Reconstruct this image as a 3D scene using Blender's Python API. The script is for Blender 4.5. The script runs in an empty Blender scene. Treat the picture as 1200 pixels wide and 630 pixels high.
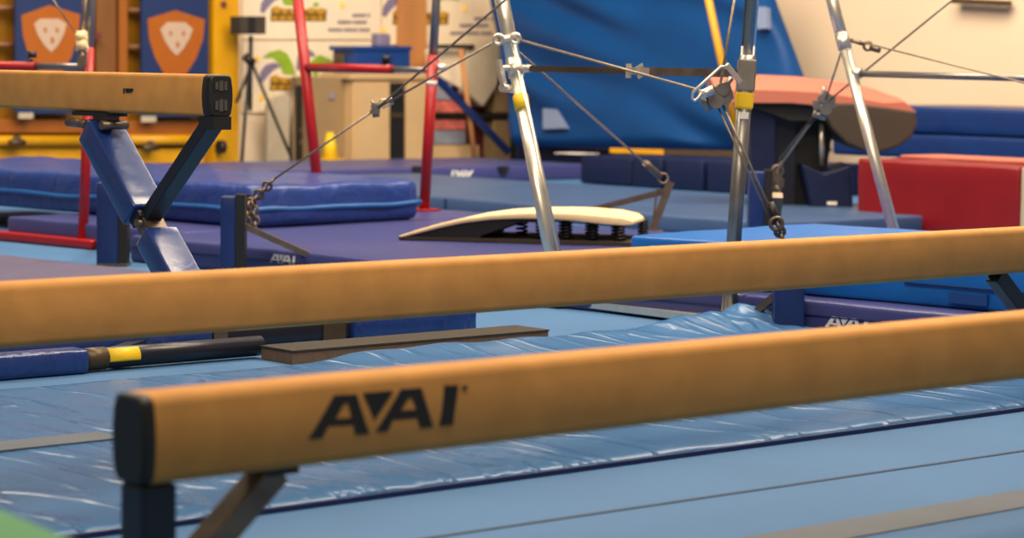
import bpy, bmesh, math, random
from mathutils import Vector, Matrix, noise
from mathutils.geometry import tessellate_polygon
random.seed(7)
S = bpy.context.scene
COL = S.collection
V3 = Vector

# ------------------------------------------------------------------ camera, light, exposure
EYE = V3((0, 0, 1.1)); FPX = 2800.0; HORIZON = 78.0; ROLL = math.radians(0.8)
PITCH = math.atan((315 - HORIZON) / FPX)
cam = bpy.data.cameras.new('camera'); camo = bpy.data.objects.new('camera', cam); COL.objects.link(camo)
cam.sensor_width = 36; cam.lens = FPX / 1200 * 36
RM = Matrix.Rotation(math.pi / 2 - PITCH, 3, 'X') @ Matrix.Rotation(ROLL, 3, 'Z')
camo.matrix_world = Matrix.Translation(EYE) @ RM.to_4x4()
cam.clip_end = 200
cam.dof.use_dof = True; cam.dof.focus_distance = 8.6; cam.dof.aperture_fstop = 3.3
S.camera = camo
S.view_settings.view_transform = 'Standard'; S.view_settings.look = 'None'
S.view_settings.gamma = 1; S.view_settings.use_curve_mapping = False
S.view_settings.exposure = 0.0
w = bpy.data.worlds.new('hall_ambient'); S.world = w; w.use_nodes = True
w.node_tree.nodes['Background'].inputs[0].default_value = (1.0, 0.84, 0.68, 1)
w.node_tree.nodes['Background'].inputs[1].default_value = 0.18

def lamp(name, loc, target, size, sizey, power, col=(1.0, 0.83, 0.62)):
    l = bpy.data.lights.new(name, 'AREA'); l.shape = 'RECTANGLE'; l.size = size; l.size_y = sizey
    l.energy = power; l.color = col
    o = bpy.data.objects.new(name, l); COL.objects.link(o); o.location = loc
    d = V3(target) - V3(loc); o.rotation_euler = d.to_track_quat('-Z', 'Y').to_euler()
    return o
lamp('ceiling_lamp', (-0.5, 3.7, 6.5), (-.2, 6.5, 0), 6, 2.0, 510)
lamp('ceiling_lamp', (3, 10.6, 6.5), (2.6, 11, 0), 5, 2.0, 560)
lamp('ceiling_lamp', (-3, 13, 6.5), (-2.8, 13.5, 0), 6, 2.0, 650)
lamp('ceiling_lamp', (2.5, 16, 6.5), (2.3, 17, 0), 6, 2.0, 600)
lamp('ceiling_lamp', (-3.5, 18.5, 6.5), (-3.5, 24.5, 0.8), 6, 2.0, 520)
lamp('ceiling_lamp', (1.5, 20, 6.5), (3.5, 26.0, 1.0), 6, 2.0, 540)

# ------------------------------------------------------------------ sight lines: where a point of the hall is
def ray(px, py):
    return RM @ V3(((px - 600) / FPX, -(py - 315) / FPX, -1))
def P(px, py, D):
    d = ray(px, py); return EYE + d * (D / d.y)
def G(px, py, z=0.0):
    d = ray(px, py); return EYE + d * ((z - EYE.z) / d.z)
def HIT(px, py, o, n):
    d = ray(px, py); return EYE + d * ((o - EYE).dot(n) / d.dot(n))
HD = math.radians(41.0)
U = V3((math.cos(HD), math.sin(HD), 0)); V = V3((math.sin(HD), -math.cos(HD), 0)); Z = V3((0, 0, 1))
W0 = V3((-3.0, 25.8, 0)); RC = W0 + U * 3.9
def WP(px, py, off=0.0): return HIT(px, py, W0 + V * off, V)
def RP(px, py, off=0.0): return HIT(px, py, RC - U * off, U)

# ------------------------------------------------------------------ materials
def lin(c):
    return tuple(((x / 255) / 12.92 if x / 255 <= 0.04045 else ((x / 255 + 0.055) / 1.055) ** 2.4) for x in c) + (1,)
def mat(name, c, rough=0.6, metal=0.0, var=0.12, vscale=6.0, bump=0.0, bscale=40.0, stretch=(1, 1, 1), rot=0.0, spec=0.5, bump2=0.0, b2scale=200, coat=0.0, dist=0.02, ridge=None):
    m = bpy.data.materials.new(name); m.use_nodes = True
    nt = m.node_tree; n = nt.nodes; L = nt.links; b = n['Principled BSDF']
    b.inputs['Roughness'].default_value = rough; b.inputs['Metallic'].default_value = metal
    b.inputs['Specular IOR Level'].default_value = spec
    b.inputs['Coat Weight'].default_value = coat; b.inputs['Coat Roughness'].default_value = 0.15
    tc = n.new('ShaderNodeTexCoord'); mp = n.new('ShaderNodeMapping')
    mp.inputs['Scale'].default_value = stretch; mp.inputs['Rotation'].default_value = (0, 0, rot)
    L.new(tc.outputs['Object'], mp.inputs['Vector'])
    nz = n.new('ShaderNodeTexNoise'); nz.inputs['Scale'].default_value = vscale; nz.inputs['Detail'].default_value = 5
    L.new(mp.outputs['Vector'], nz.inputs['Vector'])
    mr = n.new('ShaderNodeMapRange'); mr.inputs['From Min'].default_value = 0.3; mr.inputs['From Max'].default_value = 0.7
    mr.inputs['To Min'].default_value = 1 - var; mr.inputs['To Max'].default_value = 1 + var
    L.new(nz.outputs['Fac'], mr.inputs['Value'])
    mx = n.new('ShaderNodeMix'); mx.data_type = 'RGBA'; mx.blend_type = 'MULTIPLY'; mx.inputs['Factor'].default_value = 1
    mx.inputs[6].default_value = lin(c); L.new(mr.outputs['Result'], mx.inputs[7])
    L.new(mx.outputs[2], b.inputs['Base Color'])
    prev = None
    if bump:
        bn = n.new('ShaderNodeTexNoise'); bn.inputs['Scale'].default_value = bscale; bn.inputs['Detail'].default_value = 3
        bn.inputs['Distortion'].default_value = 0.6
        L.new(mp.outputs['Vector'], bn.inputs['Vector'])
        bp = n.new('ShaderNodeBump'); bp.inputs['Strength'].default_value = bump; bp.inputs['Distance'].default_value = dist
        L.new(bn.outputs['Fac'], bp.inputs['Height']); prev = bp
    if ridge:      # sparse sharp creases
        bn = n.new('ShaderNodeTexNoise'); bn.inputs['Scale'].default_value = ridge[0]; bn.inputs['Detail'].default_value = 2.5; bn.inputs['Distortion'].default_value = 0.5
        L.new(mp.outputs['Vector'], bn.inputs['Vector'])
        cr = n.new('ShaderNodeValToRGB'); e = cr.color_ramp.elements
        e[0].position = 0.43; e[0].color = (0, 0, 0, 1); e[1].position = 0.57; e[1].color = (0, 0, 0, 1)
        k = e.new(0.5); k.color = (1, 1, 1, 1); cr.color_ramp.interpolation = 'EASE'
        L.new(bn.outputs['Fac'], cr.inputs['Fac'])
        bq = n.new('ShaderNodeBump'); bq.inputs['Strength'].default_value = 0.8; bq.inputs['Distance'].default_value = ridge[1]
        L.new(cr.outputs['Color'], bq.inputs['Height'])
        if prev: L.new(prev.outputs['Normal'], bq.inputs['Normal'])
        prev = bq
    if bump2:
        bn = n.new('ShaderNodeTexNoise'); bn.inputs['Scale'].default_value = b2scale; bn.inputs['Detail'].default_value = 2
        L.new(tc.outputs['Object'], bn.inputs['Vector'])
        bq = n.new('ShaderNodeBump'); bq.inputs['Strength'].default_value = bump2; bq.inputs['Distance'].default_value = 0.003
        L.new(bn.outputs['Fac'], bq.inputs['Height'])
        if prev: L.new(prev.outputs['Normal'], bq.inputs['Normal'])
        prev = bq
    if prev: L.new(prev.outputs['Normal'], b.inputs['Normal'])
    return m
M = dict(
    suede=mat('tan_suede', (205, 146, 78), 0.75, var=0.1, vscale=9, bump2=0.35, b2scale=350, spec=0.35),
    black=mat('black_plastic', (26, 25, 24), 0.5, var=0.2),
    ink=mat('black_print', (36, 31, 28), 0.7, var=0.1),
    capink=mat('grey_print', (75, 68, 64), 0.7, var=0.1),
    dsteel=mat('dark_painted_steel', (24, 25, 38), 0.35, var=0.15),
    gsteel=mat('weathered_steel', (120, 105, 92), 0.4, metal=0.7, var=0.25, vscale=14),
    chrome=mat('chromed_steel', (226, 218, 204), 0.34, metal=0.85, var=0.08, vscale=20),
    dullsteel=mat('dull_grey_steel', (146, 142, 138), 0.38, metal=0.85, var=0.15, vscale=12),
    bronze=mat('bronze_coupling', (84, 68, 48), 0.45, metal=0.4, var=0.1),
    cable=mat('steel_cable', (150, 135, 118), 0.45, metal=0.6, var=0.2, vscale=60),
    navy=mat('navy_vinyl', (22, 46, 104), 0.35, var=0.12, bump=0.35, bscale=9, stretch=(1, 1, .6)),
    crash=mat('royal_blue_vinyl', (34, 60, 132), 0.38, var=0.14, vscale=4, bump=1.0, bscale=7, coat=0.25, stretch=(1, 1, 1)),
    piping=mat('bright_blue_piping', (30, 90, 156), 0.4, var=0.05),
    purple=mat('violet_blue_vinyl', (64, 68, 122), 0.36, var=0.08, vscale=3, bump=0.2, bscale=3, spec=0.3),
    bright=mat('bright_blue_vinyl', (20, 104, 190), 0.35, var=0.08, vscale=3, bump=0.3, bscale=5),
    patch=mat('dark_blue_patch', (18, 70, 140), 0.5, var=0.08),
    slate=mat('slate_blue_vinyl', (62, 84, 122), 0.4, var=0.1, vscale=2, bump=0.15, bscale=4, spec=0.3),
    landing=mat('wrinkled_blue_vinyl', (62, 106, 156), 0.25, var=0.05, vscale=1.5, bump=0.5, bscale=1.6, stretch=(2.2, 0.6, 1), rot=0.35, spec=0.25, dist=0.02, ridge=(2.0, 0.011)),
    padvinyl=mat('glossy_navy_vinyl', (24, 54, 120), 0.28, var=0.1, bump=0.25, bscale=9, coat=0.6),
    darknavy2=mat('deep_blue_vinyl', (14, 44, 100), 0.4, var=0.1, bump=0.3, bscale=4, spec=0.3),
    padwr=mat('wrinkled_navy_vinyl', (24, 54, 120), 0.28, var=0.1, bump=0.9, bscale=14, stretch=(1, 1, .5), coat=0.4),
    unseendark=mat('unseen_dark_grey', (74, 82, 96), 0.7, var=0.1, vscale=1),  # made-up dark finish for the unseen upper walls
    lightwood=mat('pale_wood', (190, 130, 76), 0.5, var=0.1, vscale=4, stretch=(1, 1, 0.2)),
    darknavy=mat('dark_navy_vinyl', (14, 26, 62), 0.5, var=0.1, bump=0.3, bscale=6, spec=0.3),
    carpet=mat('light_blue_carpet', (72, 112, 158), 0.7, var=0.07, vscale=1.5, bump2=0.3, b2scale=250, spec=0.2),
    edge=mat('dark_blue_edging', (16, 30, 84), 0.5, var=0.1),
    tape=mat('grey_brown_tape', (70, 80, 96), 0.6, var=0.12, vscale=5),
    seam=mat('grey_seam', (60, 76, 100), 0.8, var=0.1),
    mauve=mat('mauve_carpet', (84, 78, 108), 0.8, var=0.1, vscale=4, bump2=0.3, b2scale=200),
    green=mat('green_foam', (70, 128, 86), 0.8, var=0.04, vscale=3),
    board=mat('dark_brown_carpeted_board', (54, 46, 38), 0.9, var=0.12, vscale=20),
    boardend=mat('brown_board_core', (112, 90, 74), 0.9, var=0.15, vscale=40),
    red=mat('red_paint', (160, 14, 22), 0.4, var=0.06, vscale=3, coat=0.1),
    redvinyl=mat('red_vinyl', (124, 8, 18), 0.4, var=0.08, vscale=3, bump=0.3, bscale=4, stretch=(1, 1, .3)),
    salmon=mat('salmon_suede', (184, 106, 86), 0.7, var=0.05, vscale=3),
    drum=mat('brown_black_suede', (60, 51, 43), 0.8, var=0.1, vscale=6),
    cream=mat('cream_carpet', (236, 208, 160), 0.85, var=0.06, vscale=20),
    white=mat('cream_white_paint', (236, 214, 186), 0.75, var=0.03, vscale=0.6),
    whitew=mat('warm_white_wall', (222, 198, 172), 0.8, var=0.04, vscale=0.5),
    banner=mat('white_banner', (240, 222, 196), 0.5, var=0.03),
    yellow=mat('yellow_paint', (208, 150, 4), 0.45, var=0.08, vscale=4),
    yellowdull=mat('yellow_panel', (150, 100, 8), 0.55, var=0.1, vscale=3),
    label=mat('yellow_label', (245, 200, 20), 0.5, var=0.04),
    wlabel=mat('white_label', (235, 228, 220), 0.5, var=0.03),
    wood=mat('varnished_wood', (122, 78, 38), 0.45, var=0.14, vscale=4, stretch=(1, 1, 0.2)),
    woodor=mat('orange_wood', (150, 86, 24), 0.45, var=0.12, vscale=4, stretch=(1, 1, 0.2)),
    posterblue=mat('poster_navy', (18, 42, 92), 0.6, var=0.05),
    orange=mat('poster_orange', (164, 86, 4), 0.6, var=0.05),
    face=mat('poster_pale', (190, 165, 145), 0.6, var=0.05),
    drape=mat('blue_drape_vinyl', (10, 62, 120), 0.5, var=0.1, vscale=1.2, bump=0.3, bscale=1.4, stretch=(1, 1, 1), spec=0.2),
    greytag=mat('grey_patch', (118, 134, 168), 0.6, var=0.05),
    beige=mat('beige_laminate', (206, 172, 126), 0.5, var=0.05, vscale=3),
    beiged=mat('khaki_laminate', (150, 124, 88), 0.6, var=0.06),
    leaf=mat('leaf_green', (140, 172, 44), 0.6, var=0.15),
    violet=mat('soft_violet', (126, 116, 146), 0.6, var=0.08),
    gold=mat('gold_print', (196, 148, 34), 0.6, var=0.25, vscale=30),
    brownp=mat('brown_print', (120, 88, 30), 0.6, var=0.15),
    bluegrey=mat('blue_grey_print', (140, 130, 140), 0.6, var=0.1),
    crate=mat('blue_crate_plastic', (22, 62, 130), 0.5, var=0.1),
    maroon=mat('maroon_board', (98, 26, 30), 0.6, var=0.1),
    pink=mat('pale_red_carton', (214, 110, 100), 0.6, var=0.3, vscale=14),
    greyblue=mat('grey_blue_bin', (140, 144, 158), 0.6, var=0.1),
    greyfab=mat('pale_grey_vinyl', (186, 172, 150), 0.6, var=0.08),
)

# ------------------------------------------------------------------ mesh builder
class MB:
    def __init__(s): s.v = []; s.f = []; s.s = []
    def add(s, vs, fs, smooth=False):
        k = len(s.v); s.v += [V3(x) for x in vs]
        for f in fs: s.f.append([i + k for i in f]); s.s.append(smooth)
        return s
    def box(s, c, a, b, h):            # centre and three half vectors
        c = V3(c); vs = [c + a * i + b * j + h * k for i in (-1, 1) for j in (-1, 1) for k in (-1, 1)]
        return s.add(vs, [(0, 1, 3, 2), (4, 6, 7, 5), (0, 4, 5, 1), (2, 3, 7, 6), (0, 2, 6, 4), (1, 5, 7, 3)])
    def bar(s, p0, p1, w, t, side=None, r=0.0):
        p0 = V3(p0); p1 = V3(p1); d = (p1 - p0); L = d.length; d.normalize()
        side = V3(side) if side is not None else d.cross(Z)
        side = (side - d * side.dot(d)).normalized(); up = side.cross(d).normalized()
        if r:
            return s.rbox((p0 + p1) / 2, d, side, up, L, w, t, r, (10, 2, 2))
        return s.box((p0 + p1) / 2, d * (L / 2), side * (w / 2), up * (t / 2))
    def tube(s, pts, r, n=12, caps=True):
        pts = [V3(p) for p in pts]; rings = []
        rr = r if isinstance(r, (list, tuple)) else [r] * len(pts)
        prev = None
        for i, p in enumerate(pts):
            d = (pts[min(i + 1, len(pts) - 1)] - pts[max(i - 1, 0)]).normalized()
            a = prev if prev is not None else (Z if abs(d.z) < 0.9 else V3((1, 0, 0)))
            a = (a - d * a.dot(d)).normalized(); b = d.cross(a); prev = a
            rings.append([p + (a * math.cos(t) + b * math.sin(t)) * rr[i] for t in [2 * math.pi * k / n for k in range(n)]])
        vs = [x for R in rings for x in R]; fs = []
        for i in range(len(pts) - 1):
            for k in range(n):
                fs.append((i * n + k, i * n + (k + 1) % n, (i + 1) * n + (k + 1) % n, (i + 1) * n + k))
        s.add(vs, fs, True)
        if caps:
            s.add(rings[0], [tuple(range(n))[::-1]]); s.add(rings[-1], [tuple(range(n))])
        return s
    def ring(s, c, a, b, R, r, n=16, m=8):
        c = V3(c); a = V3(a).normalized(); b = V3(b); b = (b - a * b.dot(a)).normalized(); k = a.cross(b)
        vs = []; fs = []
        for i in range(n):
            t = 2 * math.pi * i / n; d = a * math.cos(t) + b * math.sin(t)
            for j in range(m):
                q = 2 * math.pi * j / m; vs.append(c + d * (R + r * math.cos(q)) + k * (r * math.sin(q)))
        for i in range(n):
            for j in range(m):
                fs.append((i * m + j, i * m + (j + 1) % m, ((i + 1) % n) * m + (j + 1) % m, ((i + 1) % n) * m + j))
        return s.add(vs, fs, True)
    def prism(s, poly, ext, holes=(), smooth=False):
        loops = [[V3(p) for p in poly]] + [[V3(p) for p in h] for h in holes]
        flat = [p for l in loops for p in l]; n = len(flat); ext = V3(ext)
        tri = tessellate_polygon(loops)
        fs = [tuple(t) for t in tri] + [tuple(i + n for i in t) for t in tri]
        s.add(flat + [p + ext for p in flat], fs)
        k = 0
        for l in loops:
            m = len(l); vs = l + [p + ext for p in l]
            s.add(vs, [(i, (i + 1) % m, m + (i + 1) % m, m + i) for i in range(m)], smooth)
        return s
    def rbox(s, c, a, b, h, la, lb, lh, r, n=(8, 8, 2), amp=0.0, ns=2.0, seed=0.0):
        # rounded, softly uneven box
        def cuts(L, k):
            e = [-L / 2, -L / 2 + r * .3, -L / 2 + r]; m = [-L / 2 + r + (L - 2 * r) * i / k for i in range(1, k)]
            return e + m + [L / 2 - r, L / 2 - r * .3, L / 2]
        c = V3(c); xs = cuts(la, n[0]), cuts(lb, n[1]), cuts(lh, n[2]); hh = (la / 2, lb / 2, lh / 2)
        idx = {}; vs = []; fs = []
        def vid(p):
            k = tuple(round(x, 5) for x in p)
            if k not in idx:
                q = V3([max(-hh[i] + r, min(hh[i] - r, p[i])) for i in range(3)]); d = V3(p) - q
                if d.length > 1e-9: q = q + d.normalized() * r
                w_ = c + a * q.x + b * q.y + h * q.z
                if amp:
                    f = min(1, (q.z + hh[2]) / (lh * 0.3) + .15)
                    w_ = w_ + (V3(noise.noise_vector(w_ * ns + V3((seed, seed, seed)))) * amp + V3(noise.noise_vector(w_ * ns * 3.1)) * amp * .35) * f
                idx[k] = len(vs); vs.append(w_)
            return idx[k]
        for ax in range(3):
            i1, i2 = [i for i in range(3) if i != ax]
            for sg in (-1, 1):
                for i in range(len(xs[i1]) - 1):
                    for j in range(len(xs[i2]) - 1):
                        q = []
                        for (x, y) in ((i, j), (i + 1, j), (i + 1, j + 1), (i, j + 1)):
                            p = [0, 0, 0]; p[ax] = sg * hh[ax]; p[i1] = xs[i1][x]; p[i2] = xs[i2][y]; q.append(vid(p))
                        if len(set(q)) == 4: fs.append(tuple(q))
        return s.add(vs, fs, True)
    def build(s, name, m, parent=None, bevel=0.0, **kw):
        inv = ROOTM[root_of(parent).name].inverted() if parent is not None else None
        org = V3((0, 0, 0))
        if parent is None:
            lo = V3([min(v[i] for v in s.v) for i in range(3)]); hi = V3([max(v[i] for v in s.v) for i in range(3)])
            org = V3(((lo.x + hi.x) / 2, (lo.y + hi.y) / 2, lo.z)); inv = Matrix.Translation(-org)
        me = bpy.data.meshes.new(name); me.from_pydata([inv @ v for v in s.v], [], s.f)
        for p, f in zip(me.polygons, s.s): p.use_smooth = f
        b = bmesh.new(); b.from_mesh(me); bmesh.ops.remove_doubles(b, verts=b.verts, dist=1e-6); bmesh.ops.recalc_face_normals(b, faces=b.faces); b.to_mesh(me); b.free()
        me.materials.append(M[m] if isinstance(m, str) else m)
        o = bpy.data.objects.new(name, me); COL.objects.link(o)
        if parent is not None: o.parent = parent
        else: o.location = org; ROOTM[o.name] = Matrix.Translation(org)
        if bevel:
            bv = o.modifiers.new('bevel', 'BEVEL'); bv.width = bevel; bv.segments = 2; bv.limit_method = 'ANGLE'
        for k, x in kw.items(): o[k] = x
        return o
ROOTM = {}
def root_of(o):
    while o.parent is not None: o = o.parent
    return o
def thing(name, label, cat, loc, rz=0.0, group=None):
    o = bpy.data.objects.new(name, None); COL.objects.link(o); o.empty_display_size = 0.1
    o.location = loc; o.rotation_euler = (0, 0, rz)
    ROOTM[o.name] = Matrix.Translation(V3(loc)) @ Matrix.Rotation(rz, 4, 'Z')
    o['label'] = label; o['category'] = cat
    if group: o['group'] = group
    return o
def tag(o, label, cat, group=None, kind=None):
    if label: o['label'] = label; o['category'] = cat
    if group: o['group'] = group
    if kind: o['kind'] = kind
    return o

# ------------------------------------------------------------------ setting
fl = MB().box((0, 16, -0.05), V3((16, 0, 0)), V3((0, 17, 0)), Z * 0.05).build('floor', 'carpet'); tag(fl, None, None, kind='structure')
WH = 2.5       # white up to here; unseen dark grey added above to dim reflections
wb = MB().box(W0 - U * 3.05 - V * 0.1 + Z * WH / 2, U * 6.95, V * 0.1, Z * WH / 2).build('wall_back', 'white'); tag(wb, None, None, kind='structure')
wr = MB().box(RC + U * 0.1 + V * 8 + Z * WH / 2, U * 0.1, V * 8.2, Z * WH / 2).build('wall_right', 'whitew'); tag(wr, None, None, kind='structure')

wu = MB().box(W0 - U * 3.05 - V * 0.1 + Z * 5.25, U * 6.95, V * 0.1, Z * 2.75).build('wall_back_upper_unseen', 'unseendark'); tag(wu, None, None, kind='structure')  # upper walls, out of view, kept dark so the vinyl mat reflects less
wv_ = MB().box(RC + U * 0.1 + V * 8 + Z * 5.25, U * 0.1, V * 8.2, Z * 2.75).build('wall_right_upper_unseen', 'unseendark'); tag(wv_, None, None, kind='structure')

# ------------------------------------------------------------------ beams
def rrect(c, n, w, h, r, k=5):
    out = []
    for sx, sz, a0 in ((1, 1, 0), (-1, 1, 90), (-1, -1, 180), (1, -1, 270)):
        for i in range(k + 1):
            a = math.radians(a0 + 90 * i / k)
            out.append(c + n * (sx * (w / 2 - r) + r * math.cos(a)) + Z * (sz * (h / 2 - r) + r * math.sin(a)))
    res = []
    for i, p in enumerate(out):
        res.append(p); q = out[(i + 1) % len(out)]
        if (q - p).length > h * .5:
            for t in (.15, .3, .5, .7, .85):
                m_ = p.lerp(q, t); sg = 1 if (m_ - c).dot(n) > 0 else -1
                res.append(m_ + n * (sg * BULGE * 4 * t * (1 - t)))
    return res
BULGE = .006
BW, BH = 0.10, 0.16
def loft(mb, rings, caps=True):
    n = len(rings[0]); vs = [p for R in rings for p in R]; fs = []
    for i in range(len(rings) - 1):
        for k in range(n): fs.append((i * n + k, i * n + (k + 1) % n, (i + 1) * n + (k + 1) % n, (i + 1) * n + k))
    mb.add(vs, fs, True)
    if caps: mb.add(rings[0], [tuple(range(n))[::-1]]); mb.add(rings[-1], [tuple(range(n))])
    return mb
def beam_body(root, c0, ax, L, capl=0.02):
    """c0: centre of the end section; ax: along the beam"""
    n = V3((-ax.y, ax.x, 0))
    sec = lambda t, g=0.0, r=0.02: rrect(c0 + ax * t, n, BW + g, BH + g, r)
    loft(MB(), [sec(capl + 0.004, -.006), sec(capl + .008), sec(L - capl - .008), sec(L - capl - .004, -.006)]).build('beam_body', 'suede', root)
    caps = []
    for t0, t1 in ((capl + .005, 0), (L - capl - .005, L)):
        s_ = 1 if t1 > t0 else -1
        caps.append(loft(MB(), [sec(t0, -.002), sec(t1 - s_ * .006, -.002), sec(t1, -.014)]).build('end_cap', 'black', root))
    return caps
# the maker's mark: outlines on the side of the near beam
def zz(x, y): return (340 + x / 5.4545, 440 + y / 5.4545)
MARK = [([(115, 405), (285, 125), (425, 118), (505, 372), (415, 378), (402, 316), (242, 324), (205, 400)], [(290, 275), (345, 172), (372, 172), (388, 268)]),
        ([(470, 110), (660, 95), (535, 292)], None),
        ([(545, 358), (712, 86), (840, 78), (915, 328), (832, 335), (808, 272), (655, 285), (622, 358)], [(708, 222), (757, 140), (780, 140), (803, 216)]),
        ([(990, 62), (1075, 60), (1040, 315), (953, 322)], None),
        ([(1105, 66), (1135, 64), (1131, 86), (1101, 88)], None)]

NB = V3((-0.643, 4.14, 0.516)); NL = 5.0
near = thing('balance_beam', 'nearest tan balance beam, printed side towards the camera, black end cap at left', 'balance beam', (NB.x, NB.y, 0), HD)
nN = V3((-U.y, U.x, 0))
nc = NB + nN * BW / 2 - Z * BH / 2
beam_body(near, nc, U, NL)
mk = MB(); MARK2D = []
for out, hole in MARK:
    to = lambda q: HIT(*zz(*q), NB - nN * (BULGE - .0006), nN)
    a = [to(q) for q in out]; b = [[to(q) for q in hole]] if hole else []
    mk.prism([p - nN * 0.001 for p in a], nN * 0.006, [[p - nN * 0.001 for p in h] for h in b])
    MARK2D.append(([((p - NB).dot(U), p.z) for p in a], [[((p - NB).dot(U), p.z) for p in h] for h in b]))
mk.build('printed_logo', 'ink', near, label='black printed letters on the beam side')
xs_ = [q[0] for o_, h_ in MARK2D[:4] for q in o_]; zs_ = [q[1] for o_, h_ in MARK2D[:4] for q in o_]
x0_, x1_, z0_, z1_ = min(xs_), max(xs_), min(zs_), max(zs_)
def mark(mb, c, ax, up, nrm, width, flip=False):
    """the same mark, WIDTH wide, centred at c on a face"""
    k = width / (x1_ - x0_) * (-1 if flip else 1); e = nrm * 0.004
    f = lambda q: c + ax * ((q[0] - (x0_ + x1_) / 2) * k) + up * ((q[1] - (z0_ + z1_) / 2) * k) - nrm * 0.001
    for o_, h_ in MARK2D[:4]: mb.prism([f(q) for q in o_], e, [[f(q) for q in h] for h in h_])
    return mb
def beam_leg(root, c0, ax, t, sgn, drop, bottom):
    """upright at t with a slanted strut that runs inwards (sgn along ax) up to the beam"""
    n = V3((-ax.y, ax.x, 0)); c = c0 + ax * t; zb = c0.z - BH / 2
    MB().box(V3((c.x, c.y, (zb + bottom) / 2)), ax * .037, n * .037, Z * ((zb - bottom) / 2 - .002)).build('leg', 'dsteel', root, bevel=.006)
    q = c + ax * (sgn * 0.27); 
    MB().bar(V3((q.x, q.y, zb - .006)), V3((c.x, c.y, zb - drop)) + ax * (sgn * .045), .062, .05, n).build('strut', 'gsteel' if root is near else 'dsteel', root, bevel=.005)
    MB().box(V3((q.x, q.y, zb - .006)), ax * .035, n * .035, Z * .006).build('mounting_plate', 'black', root)
    MB().rbox(V3((c.x, c.y, bottom + .03)), n, ax, Z, 0.9, .1, .06, .015, (6, 2, 2)).build('foot', 'navy', root)
beam_leg(near, nc, U, .045, 1, .2, 0.022); beam_leg(near, nc, U, NL - .045, -1, .2, 0.0)

MS = V3((-1.252, 5.83, 0.551)) - U * 0.85; ML = 5.25
midb = thing('balance_beam', 'plain tan balance beam running across the middle of the picture', 'balance beam', (MS.x, MS.y, 0), HD)
mc = MS + nN * BW / 2 - Z * BH / 2
beam_body(midb, mc, U, ML)
beam_leg(midb, mc, U, .045, 1, .2, 0.022)
for tt in (4.83,):
    n = nN; q = mc + U * tt; zb = mc.z - BH / 2
    MB().bar(V3((q.x, q.y, zb - .004)), V3((q.x, q.y, 0)) + U * .34 + Z * .1, .055, .06, n).build('strut', 'dsteel', midb, bevel=.005)
    c = q + U * .37
    MB().box(V3((c.x, c.y, zb / 2 + .02)), U * .037, n * .037, Z * (zb / 2 - .022)).build('leg', 'dsteel', midb, bevel=.006)
    MB().rbox(V3((c.x, c.y, .054)), n, U, Z, 0.9, .1, .06, .015, (6, 2, 2)).build('foot', 'navy', midb)

FE = P(243, 87, 8.96); AX = -V; fn = U          # far beam: near end, runs back to the left
fc = FE + fn * BW / 2 - Z * BH / 2 - AX * .02
far = thing('balance_beam', 'high tan balance beam at upper left with black labelled end cap', 'balance beam', (fc.x, fc.y, 0), 0)
FL = 5.0
fcaps = beam_body(far, fc, AX, FL, .045)
zc = fc.z
ck = MB()
for zo, hh_ in ((.038, .02), (-.035, .024)):
    for i in range(3):
        ck.box(fc - AX * .001 + fn * (-.022 + .02 * i) + Z * (zc * 0 + zo), AX * .002, fn * (.0065 + .002 * (i % 2)), Z * hh_ * (.7 + .12 * ((i * 2) % 3)))
ck.build('embossed_marks', 'capink', fcaps[0])
tk = MB()
for i, (a_, h_) in enumerate(((0, .02), (.016, .016), (.028, .019), (.040, .016), (.050, .018), (.062, .012))):
    pp = HIT(147, 106, FE, fn) - AX * a_
    tk.box(pp - fn * (BULGE + .0004) + Z * (.009 - h_ / 2), AX * .0045, fn * .0015, Z * h_ / 2)
tk.build('small_print', 'ink', far, label='tiny dark print on the beam side')
zb = zc - BH / 2
# legs of the far beam
hs = HIT(112, 128, FE + fn * BW / 2, fn); hs.z = zb
MB().box(hs - Z * .008 + AX * -.03, AX * .13, fn * .05, Z * .008).build('mounting_plate', 'black', far)
hw = MB()
hw.tube([hs + Z * -.045 - fn * .05 + AX * .13, hs + Z * -.05 - fn * .05 - AX * .02], .018)
hw.tube([hs + Z * -.05 - fn * .06 - AX * .14, hs + Z * -.05 + fn * .06 - AX * .14], .018)
hw.tube([hs + Z * -.05 - fn * .06 - AX * .02, hs + Z * -.05 + fn * .06 - AX * .02], .02)
hw.box(hs - Z * .03 - AX * .08, AX * .05, fn * .03, Z * .02)
hw.build('hinge_bracket', 'gsteel', far)
foot = G(248, 397, .05)
top = hs - Z * .04 - AX * .0
ld = foot - top
def on(t): return top + ld * t
MB().bar(on(0.02), on(0.97), .085, .05, fn).build('leg', 'dsteel', far)
MB().bar(on(0.035), on(.445), .16, .115, fn, r=.012).build('leg_pad', 'padvinyl', far)
MB().bar(on(.535), on(.93), .15, .105, fn, r=.012).build('leg_pad', 'padvinyl', far)
jn = on(.48)
endu = HIT(252, 138, FE + fn * BW / 2, fn); endu.z = zb - .01
MB().bar(endu, jn + fn * 0.0 + Z * .02, .075, .05, fn).build('strut', 'dsteel', far, bevel=.004)
MB().box(endu - Z * .012, AX * .05, fn * .04, Z * .025).build('mounting_bracket', 'black', far)
MB().bar(on(.44), on(.475), .115, .075, fn).build('joint_collar', 'black', far, bevel=.005)
jb = MB(); jb.bar(on(.475), on(.54), .09, .06, fn); jb.tube([jn - fn * .06, jn + fn * .06], .018); jb.build('joint_sleeve', 'gsteel', far)
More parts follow.
